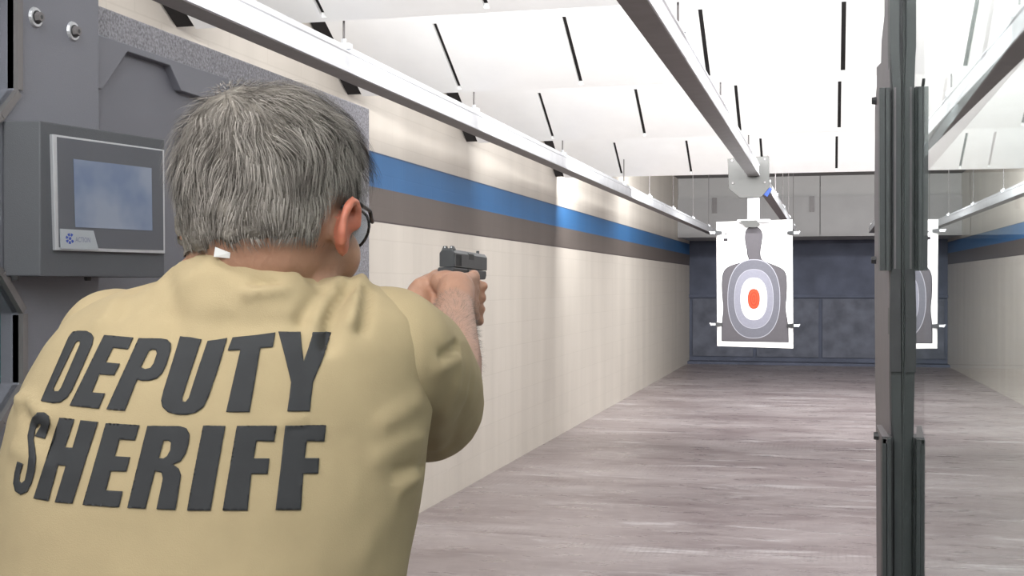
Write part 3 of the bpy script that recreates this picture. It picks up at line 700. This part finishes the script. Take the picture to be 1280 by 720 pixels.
FOLDS = [([(405, 362), (394, 376), (378, 400)], .008, -.009), ([(392, 338), (375, 348), (345, 361), (310, 366)], .008, .008), ([(400, 349), (360, 354), (320, 353)], .006, -.006),
         ([(434, 362), (422, 376), (412, 400), (410, 430)], .008, -.011), ([(450, 354), (446, 372), (440, 402)], .008, .009), ([(457, 364), (456, 385), (452, 410)], .006, -.009), ([(425, 354), (408, 372), (396, 395)], .009, .0075),
         ([(278, 328), (300, 342), (345, 354)], .007, -.003), ([(262, 330), (238, 348), (222, 362)], .012, .003), ([(205, 348), (215, 370), (222, 420)], .011, -.0045), ([(150, 374), (140, 392), (125, 405)], .011, .004), ([(165, 364), (152, 392)], .009, -.004),
         ([(552, 446), (572, 434), (586, 415), (591, 400)], .006, -.007), ([(548, 458), (572, 446), (590, 430)], .008, .004), ([(572, 470), (556, 510), (548, 560)], .012, .003), ([(590, 480), (578, 520), (562, 560)], .010, -.0025),
         ([(535, 592), (520, 596), (500, 610)], .008, .005), ([(530, 583), (515, 584), (495, 590)], .006, -.005), ([(524, 500), (505, 515), (480, 530)], .010, .003), ([(526, 545), (500, 556), (470, 575)], .010, .003),
         ([(27, 500), (38, 505), (55, 520)], .009, .007), ([(33, 512), (40, 530), (60, 545)], .008, -.005), ([(17, 560), (30, 568), (60, 580)], .009, .003),
         ([(380, 525), (365, 528), (345, 533)], .005, .0022), ([(385, 531), (365, 534)], .005, -.002), ([(490, 640), (470, 660), (450, 700)], .016, .002), ([(255, 350), (262, 380), (250, 410)], .014, .002), ([(300, 375), (292, 400)], .012, -.0015)]
segs = []
for pl_, w_, h_ in FOLDS:
    q = [hit(x, y, bv)[0] for x, y in pl_]; q = [x for x in q if x is not None]
    for i, (a, b) in enumerate(zip(q, q[1:])): segs.append((a, b, w_, h_))
def crumple(m):
    nors = [v.normal.copy() for v in m.vertices]; cos = [v.co.copy() for v in m.vertices]
    for i, v in enumerate(m.vertices):
        p = cos[i]; best = {}
        for a, b, w_, h_ in segs:
            if abs(p.z - (a.z + b.z) / 2) > .09: continue
            ab = b - a; t_ = max(0, min(1, (p - a).dot(ab) / max(ab.length_squared, 1e-9))); r = (p - (a + ab * t_)).length
            if r < w_ * 2.6:
                k_ = (w_, h_); e = h_ * math.exp(-(r / w_) ** 2)
                if abs(e) > abs(best.get(k_, 0)): best[k_] = e
        v.co = p + nors[i] * (sum(best.values()) + .0024 * noise.noise(p * 9) + .0009 * noise.noise(p * 26))
for m_ in (shm, slR, slL): crumple(m_)
shirt = meshobj('shirt', shm, M_shirt, man)
for m_ in (slR, slL): meshobj('sleeve', m_, M_shirt, shirt)
SH = tree(shm, slR, slL); SHT = tree(shm)
def tuck():
    me = bodyo.data; nzc = P(322, 345, 1.22); zc = P(320, 352, 1.2).z
    hemR, dR = P(527, 488, 1.40), (P(541, 500, 1.42) - P(520, 460, 1.31)).normalized()
    hemL, dL = P(215, 465, 1.44), (P(215, 465, 1.44) - P(185, 455, 1.36)).normalized()
    for v in me.vertices:
        c = v.co
        if c.z > zc + .02 or c.z < .9: continue
        if (c - hemR).dot(dR) > .03 or (c - hemL).dot(dL) > .03: continue
        rr = Vector((c.x - nzc.x, c.y - nzc.y)).length
        if (c.z > zc - .03 and rr < .085) or (c.z > zc - .016 and rr < .135): continue
        h_, n_, i_, d_ = SH.find_nearest(c)
        if h_ is None or d_ > .09: continue
        if (c - h_).dot(n_) > -.010: v.co = h_ - n_ * .010
tuck()
bm = newbm(); prism(bm, [P(269, 308.5, 1.139), P(288, 316, 1.139), P(287, 323, 1.142), P(267, 321, 1.142)], FW * .0008); obj('neck_label', bm, M_paper, shirt)['label'] = 'white neck label sticking up'

# lettering: outlines in the photo laid on the cloth
def k2(l): return [(x * .4029, 370 + y * .4029) for x, y in l]
def k3(l): return [(180 + x * .3748, 390 + y * .3748) for x, y in l]
LET = {
 'deputy': [
  [k2([(128, 328), (175, 222), (215, 130), (228, 113), (248, 110), (272, 110), (286, 117), (292, 130), (288, 152), (262, 212), (226, 292), (210, 316), (188, 331), (165, 334)]), k2([(168, 288), (236, 147), (243, 141), (250, 143), (250, 152), (192, 286), (184, 296), (171, 297)])],
  [k2([(218, 341), (325, 123), (415, 131), (398, 167), (352, 162), (330, 207), (374, 211), (356, 247), (310, 244), (287, 300), (328, 303), (308, 350)])],
  [k2([(332, 352), (432, 133), (500, 134), (520, 138), (530, 150), (531, 168), (518, 212), (505, 240), (488, 256), (466, 263), (442, 264), (427, 260), (388, 357)]), k2([(438, 222), (463, 172), (474, 167), (485, 169), (488, 180), (478, 210), (468, 224), (452, 228)])],
  [k3([(122, 83), (158, 86), (193, 93), (160, 190), (128, 288), (130, 299), (140, 300), (150, 288), (180, 195), (213, 98), (246, 94), (278, 89), (248, 190), (215, 285), (200, 316), (175, 335), (145, 343), (112, 343), (80, 334), (63, 318), (58, 296), (66, 262), (95, 170)])],
  [k3([(296, 87), (366, 80), (438, 70), (430, 118), (388, 122), (370, 230), (352, 334), (274, 334), (298, 230), (322, 128), (280, 130)])],
  [k3([(448, 67), (522, 69), (526, 120), (532, 165), (548, 120), (562, 69), (605, 66), (625, 70), (598, 150), (563, 235), (557, 285), (552, 332), (477, 332), (484, 285), (490, 235), (470, 150)])]],
 'sheriff': [
  [k2([(110, 437), (141, 445), (150, 418), (157, 392), (153, 373), (138, 363), (118, 363), (104, 374), (94, 405), (88, 435), (90, 465), (92, 500), (88, 535), (80, 572), (70, 581), (62, 574), (64, 555), (74, 520), (57, 513), (48, 550), (44, 582), (50, 606), (66, 617), (86, 608), (100, 582), (110, 545), (114, 505), (110, 470), (106, 445), (112, 415), (122, 395), (129, 394), (128, 405)])],
  [k2([(106, 628), (187, 378), (233, 383), (204, 470), (227, 471), (252, 386), (306, 391), (266, 515), (226, 644), (172, 640), (206, 527), (182, 525), (152, 636)])],
  [k2([(258, 648), (330, 395), (434, 401), (420, 448), (372, 445), (358, 497), (405, 500), (393, 545), (345, 543), (330, 603), (382, 606), (370, 656)])],
  [k2([(396, 657), (427, 530), (458, 403), (560, 404), (580, 411), (589, 430), (586, 458), (577, 488), (562, 512), (537, 523), (555, 535), (562, 556), (554, 610), (545, 664), (486, 661), (506, 566), (502, 548), (482, 543), (467, 600), (452, 660)]), k2([(494, 503), (508, 449), (522, 448), (531, 455), (529, 478), (519, 497), (508, 504)])],
  [k3([(198, 379), (272, 380), (247, 520), (222, 662), (144, 662), (170, 520)])],
  [k3([(310, 380), (443, 379), (433, 432), (375, 430), (366, 488), (418, 488), (412, 540), (358, 540), (345, 662), (262, 662), (286, 520)])],
  [k3([(470, 378), (606, 377), (600, 432), (542, 430), (535, 487), (583, 487), (580, 539), (530, 539), (522, 660), (438, 660), (455, 520)])]]}
def resample(p, st=2.0):
    o = []
    for a, b in zip(p, p[1:] + p[:1]):
        n = max(1, int(math.hypot(b[0] - a[0], b[1] - a[1]) / st))
        for i in range(n): o.append((a[0] + (b[0] - a[0]) * i / n, a[1] + (b[1] - a[1]) * i / n))
    return o
def inside(p, polys):
    c = False
    for q in polys:
        for (x1, y1), (x2, y2) in zip(q, q[1:] + q[:1]):
            if (y1 > p[1]) != (y2 > p[1]) and p[0] < (x2 - x1) * (p[1] - y1) / (y2 - y1) + x1: c = not c
    return c
for word, letters in LET.items():
    bm = newbm()
    for polys in letters:
        polys = [resample(p) for p in polys]; vs = []; es = []
        for p in polys:
            k0 = len(vs); vs += [Vector(q) for q in p]; es += [(k0 + i, k0 + (i + 1) % len(p)) for i in range(len(p))]
        xs = [v.x for v in vs]; ys = [v.y for v in vs]; bd = list(vs)
        y = min(ys) + 1.3
        while y < max(ys):
            x = min(xs) + 1.3
            while x < max(xs):
                if inside((x, y), polys) and min((Vector((x, y)) - q).length_squared for q in bd) > 1.2: vs.append(Vector((x, y)))
                x += 2.6
            y += 2.6
        r = geometry.delaunay_2d_cdt(vs, es, [], 0, 1e-5)
        bv_ = {}
        for f in r[2]:
            c = sum((r[0][i] for i in f), Vector((0, 0))) / len(f)
            if not inside((c.x, c.y), polys): continue
            q = []
            for i in f:
                if i not in bv_:
                    h_, n_ = hit(r[0][i].x, r[0][i].y, SHT)
                    if h_ is None: bv_[i] = None
                    else:
                        if n_.dot(h_ - CP) > 0: n_ = -n_
                        bv_[i] = bm.verts.new(h_ + n_ * .0012)
                q.append(bv_[i])
            if None not in q: face(bm, q)
    o = obj('lettering_' + word, bm, M_letter, shirt, smooth=True, recalc=False)
    o['label'] = 'dark grey printed word ' + word.upper()
    sd = o.modifiers.new('s', 'SOLIDIFY'); sd.thickness = .0004; sd.offset = 0

# trousers, belt, shoes
bm = newbm(); ellipsoid(bm, hz_ + Vector((0, 0, -.02)), (.185, .135, .15))
for s in (-1, 1): hip, kn, an = leg(s); chain(bm, [hip, kn, an + Vector((0, 0, .0))], [.105, .078, .062])
meshobj('trousers', remeshed(bm, .009, 5, .5), M_trouser, man)
for s in (-1, 1):
    hip, kn, an = leg(s); bm = newbm(); a = Vector((an.x, an.y, .045)); fwv = FW
    chain(bm, [a - fwv * .05, a + fwv * .06, a + fwv * .17], [.043, .043, .036]); capsule(bm, a, a + UP * .05, .05, .048)
    m_ = remeshed(bm, .007, 4, .5)
    for v in m_.vertices: v.co.z = max(v.co.z, 0.002)
    meshobj('shoe', m_, M_shoe, man)

# hair: a cap plus strands
def hairline(q):
    """q in head space; True where hair grows"""
    x, y, z = q
    if y > .055 and z < .055: return False
    if y > .085: return False
    lim = -.052 if y < -.02 else (-.052 + (y + .02) * .9)
    if x > .060 and -.035 < y < .012 and z < .002: return False
    if x < -.060 and -.002 < y < .03 and z < .002: return False      # round the ear
    if y >= .012 and abs(x) > .05: lim = -.04                            # sideburn
    if y < -.02: lim = -.058 + .010 * (abs(x) / .07) ** 2 - (.013 if x < -.02 else .0) + .008 * noise.noise(Vector(q) * 70)
    if y > .035: lim = .03
    return z > lim
bm = newbm()
capm = Matrix.Translation(HC) @ HRm.to_4x4()
NU, NV = 120, 80; grid = {}
def scalp(th, ph):
    """direction from head centre to skin"""
    d = HRm @ Vector((math.cos(ph) * math.sin(th), math.cos(ph) * math.cos(th), math.sin(ph)))
    o = HC + d * .25; r = SKIN.ray_cast(o, -d); return (r[0], r[1], d) if r[0] is not None else (HC + d * .09, d, d)
samp = {}
for i in range(NU):
    for j in range(NV + 1):
        th = 2 * math.pi * i / NU; ph = -math.pi / 4.6 + (math.pi / 2 + math.pi / 4.6) * j / NV
        p, n_, d = scalp(th, ph); q = HRm.transposed() @ (p - HC)
        if abs(q.x) > .083: p = HC + (p - HC) * (.083 / abs(q.x)); q = HRm.transposed() @ (p - HC)
        samp[i, j] = (p, d, hairline(q))
vv = {}
for (i, j), (p, d, h_) in samp.items():
    nb = sum(samp[(i + a) % NU, min(NV, max(0, j + b))][2] for a in (-1, 0, 1) for b in (-1, 0, 1)) / 9
    q = HRm.transposed() @ (p - HC); lift = (.004 + .006 * max(0, q.z / .09 + .5)) * nb + .0025 * noise.noise(p * 60) * nb
    vv[i, j] = bm.verts.new(p + d * (lift - .003 * (1 - nb)))
for i in range(NU):
    for j in range(NV):
        if sum(samp[a % NU, b][2] for a, b in ((i, j), (i + 1, j), (i, j + 1), (i + 1, j + 1))) >= 1:
            face(bm, [vv[i, j], vv[(i + 1) % NU, j], vv[(i + 1) % NU, j + 1], vv[i, j + 1]])
bmesh.ops.delete(bm, geom=[v for v in bm.verts if not v.link_faces], context='VERTS')
cap = obj('hair', bm, M_cap, man, smooth=True)
crown = Vector((-.012, -.055, .075))
V = []; Fc = []; shade = []
ns = 0
rnd = random.Random(3)
while ns < 17000:
    z = rnd.uniform(-.62, 1); th = rnd.uniform(0, 2 * math.pi); ph = math.asin(z)
    p, n_, d = scalp(th, ph); q = HRm.transposed() @ (p - HC)
    fuzz = False
    if not hairline(q):
        if not (q.y < -.01 and -.085 < q.z < -.05 and abs(q.x) < .075 and rnd.random() < .35 * (1 + (q.z + .05) / .035)): continue
        fuzz = True
    if abs(q.x) > .083: continue
    ns += 1
    away = HRm @ (q - crown); down = -UP * .9 - hf * .0
    w_ = max(0, min(1, (q - crown).length / .09))
    if q.z > .045: flow = away.normalized() * 1.0 + hr * .35 + hf * .25
    else: flow = away.normalized() * .35 + Vector((0, 0, -1)) - hf * (.35 if q.y > -.03 else 0)
    nn = noise.noise_vector(p * 42) * .95 + noise.noise_vector(p * 14) * .6
    flow = flow + nn; flow = (flow - d * flow.dot(d)).normalized()
    short = max(0, min(1, (q.z + .066) / .075))
    Ls = (.006 + .017 * short) * rnd.uniform(.7, 1.25) * (1.15 if q.z > .03 else 1)
    tk = .002 + .014 * short * max(.4, min(1, (q.z + .09) / .12))
    wv = flow.cross(d).normalized() * rnd.uniform(.00028, .00050)
    if fuzz: Ls = rnd.uniform(.004, .009); tk = .0005; wv = wv * .6
    base = p + d * (.002 * (not fuzz) + rnd.random() * tk); lift = rnd.uniform(.15, .8); c0 = None
    sh = max(0, min(1, rnd.gauss(.46, .20) + .45 * noise.noise(p * 55) - .18 * max(0, q.z / .09)))
    k0 = len(V); cur = base; dr = (flow + d * lift).normalized()
    for s in range(4):
        ww = wv * (1 - s / 3.6)
        V += [cur - ww, cur + ww]; shade += [sh, sh]
        dr = (dr - d * .22 - UP * .10).normalized(); cur = cur + dr * Ls / 3
    for s in range(3): a = k0 + s * 2; Fc.append((a, a + 1, a + 3, a + 2))
me = bpy.data.meshes.new('hair_strands'); me.from_pydata(V, [], Fc)
at = me.attributes.new('shade', 'FLOAT', 'POINT'); at.data.foreach_set('value', shade)
hs_ = meshobj('hair_strands', me, M_hair, cap); hs_['kind'] = 'stuff'
# forearm hair
V = []; Fc = []; shade = []
ax = (WRR - ELR)
for _ in range(1500):
    s = rnd.uniform(.25, .98); c = ELR + ax * s; a = rnd.uniform(0, 2 * math.pi)
    o1 = ax.orthogonal().normalized(); o2 = ax.normalized().cross(o1); d = o1 * math.cos(a) + o2 * math.sin(a)
    r = SKIN.ray_cast(c + d * .12, -d)
    if r[0] is None or (r[0] - c).length > .06: continue
    fl = (ax.normalized() * .6 - UP * .5 + d * .7 + noise.noise_vector(c * 50) * .5).normalized(); wv = fl.cross(d)* .00016; p = r[0]; k0 = len(V)
    L0 = rnd.uniform(.006, .012)
    V += [p - wv, p + wv, p + fl * L0 * .6 + wv * .7, p + fl * L0 * .6 - wv * .7, p + (fl + ax.normalized() * .3) * L0]; Fc += [(k0, k0 + 1, k0 + 2, k0 + 3), (k0 + 3, k0 + 2, k0 + 4)]; shade += [.2] * 5
me = bpy.data.meshes.new('arm_hair'); me.from_pydata(V, [], Fc); at = me.attributes.new('shade', 'FLOAT', 'POINT'); at.data.foreach_set('value', shade)
ah = meshobj('arm_hair', me, M_hair, man); ah['kind'] = 'stuff'

# safety glasses
gl_ = thing('safety_glasses', 'thin dark-rimmed safety glasses worn by the grey-haired man', 'glasses', H(0, .11, -.01))
for s in (-1, 1):
    bm = newbm(); chain(bm, [H(s * .085, -.018, -.016), H(s * .087, .0, -.006), H(s * .083, .05, -.006), H(s * .066, .098, -.008)], [.0022, .0020, .0020, .0022]); obj('temple', bm, M_dark, gl_, smooth=True)
    bm = newbm(); pts = [H(s * (.038 + .027 * math.cos(a)), .113 - .020 * max(0, math.cos(a)) , -.014 + .021 * math.sin(a)) for a in [2 * math.pi * i / 20 for i in range(20)]]
    for a, b in zip(pts, pts[1:] + pts[:1]): tube(bm, a, b, .0016, seg=6)
    rim = obj('rim', bm, M_dark, gl_, smooth=True)
    bm = newbm(); prism(bm, pts, hf * .0018); obj('lens', bm, M_lens, rim)
bm = newbm(); tube(bm, H(-.012, .116, -.008), H(.012, .116, -.008), .0016, seg=8); obj('bridge', bm, M_dark, gl_)

# ------------------------------------------------------------------ light
def area(name, loc, rot, sx, sy, e, col=(1, 1, 1), spread=180):
    l = bpy.data.lights.new(name, 'AREA'); l.shape = 'RECTANGLE'; l.size = sx; l.size_y = sy; l.energy = e; l.color = col; l.spread = R(spread)
    o = bpy.data.objects.new(name, l); COL.objects.link(o); o.location = loc; o.rotation_euler = rot; return o
for i, y in enumerate(EDGES[:-1]):
    area('baffle_lamp', (1.3, y + .05, 2.72), (R(90), 0, 0), 6.7, .10, [110, 125, 150, 160, 180, 225][i])
area('trap_lamp', (1.1, 12.45, 2.74), (R(80), 0, 0), 7.2, .1, 330)
area('trap_fill', (1.1, 16.5, 3.44), (R(35), 0, 0), 6.8, .4, 320)  # unseen fill light added to brighten the hood and far floor
area('stall_fill', (-.3, -.3, 2.55), (R(8), R(-8), 0), 2.6, .5, 33, (1, .99, .97))  # added fill, out of view, for the shirt and dividers
w = bpy.data.worlds.new('world'); SC.world = w; w.use_nodes = True
w.node_tree.nodes['Background'].inputs[0].default_value = (1, .99, .97, 1); w.node_tree.nodes['Background'].inputs[1].default_value = .62  # even fill let in through the open rear instead of modelled lighting
SC.view_settings.view_transform = 'Standard'; SC.view_settings.look = 'None'; SC.view_settings.exposure = 0; SC.view_settings.gamma = 1; SC.view_settings.use_curve_mapping = False
SC.cycles.sample_clamp_indirect = 8
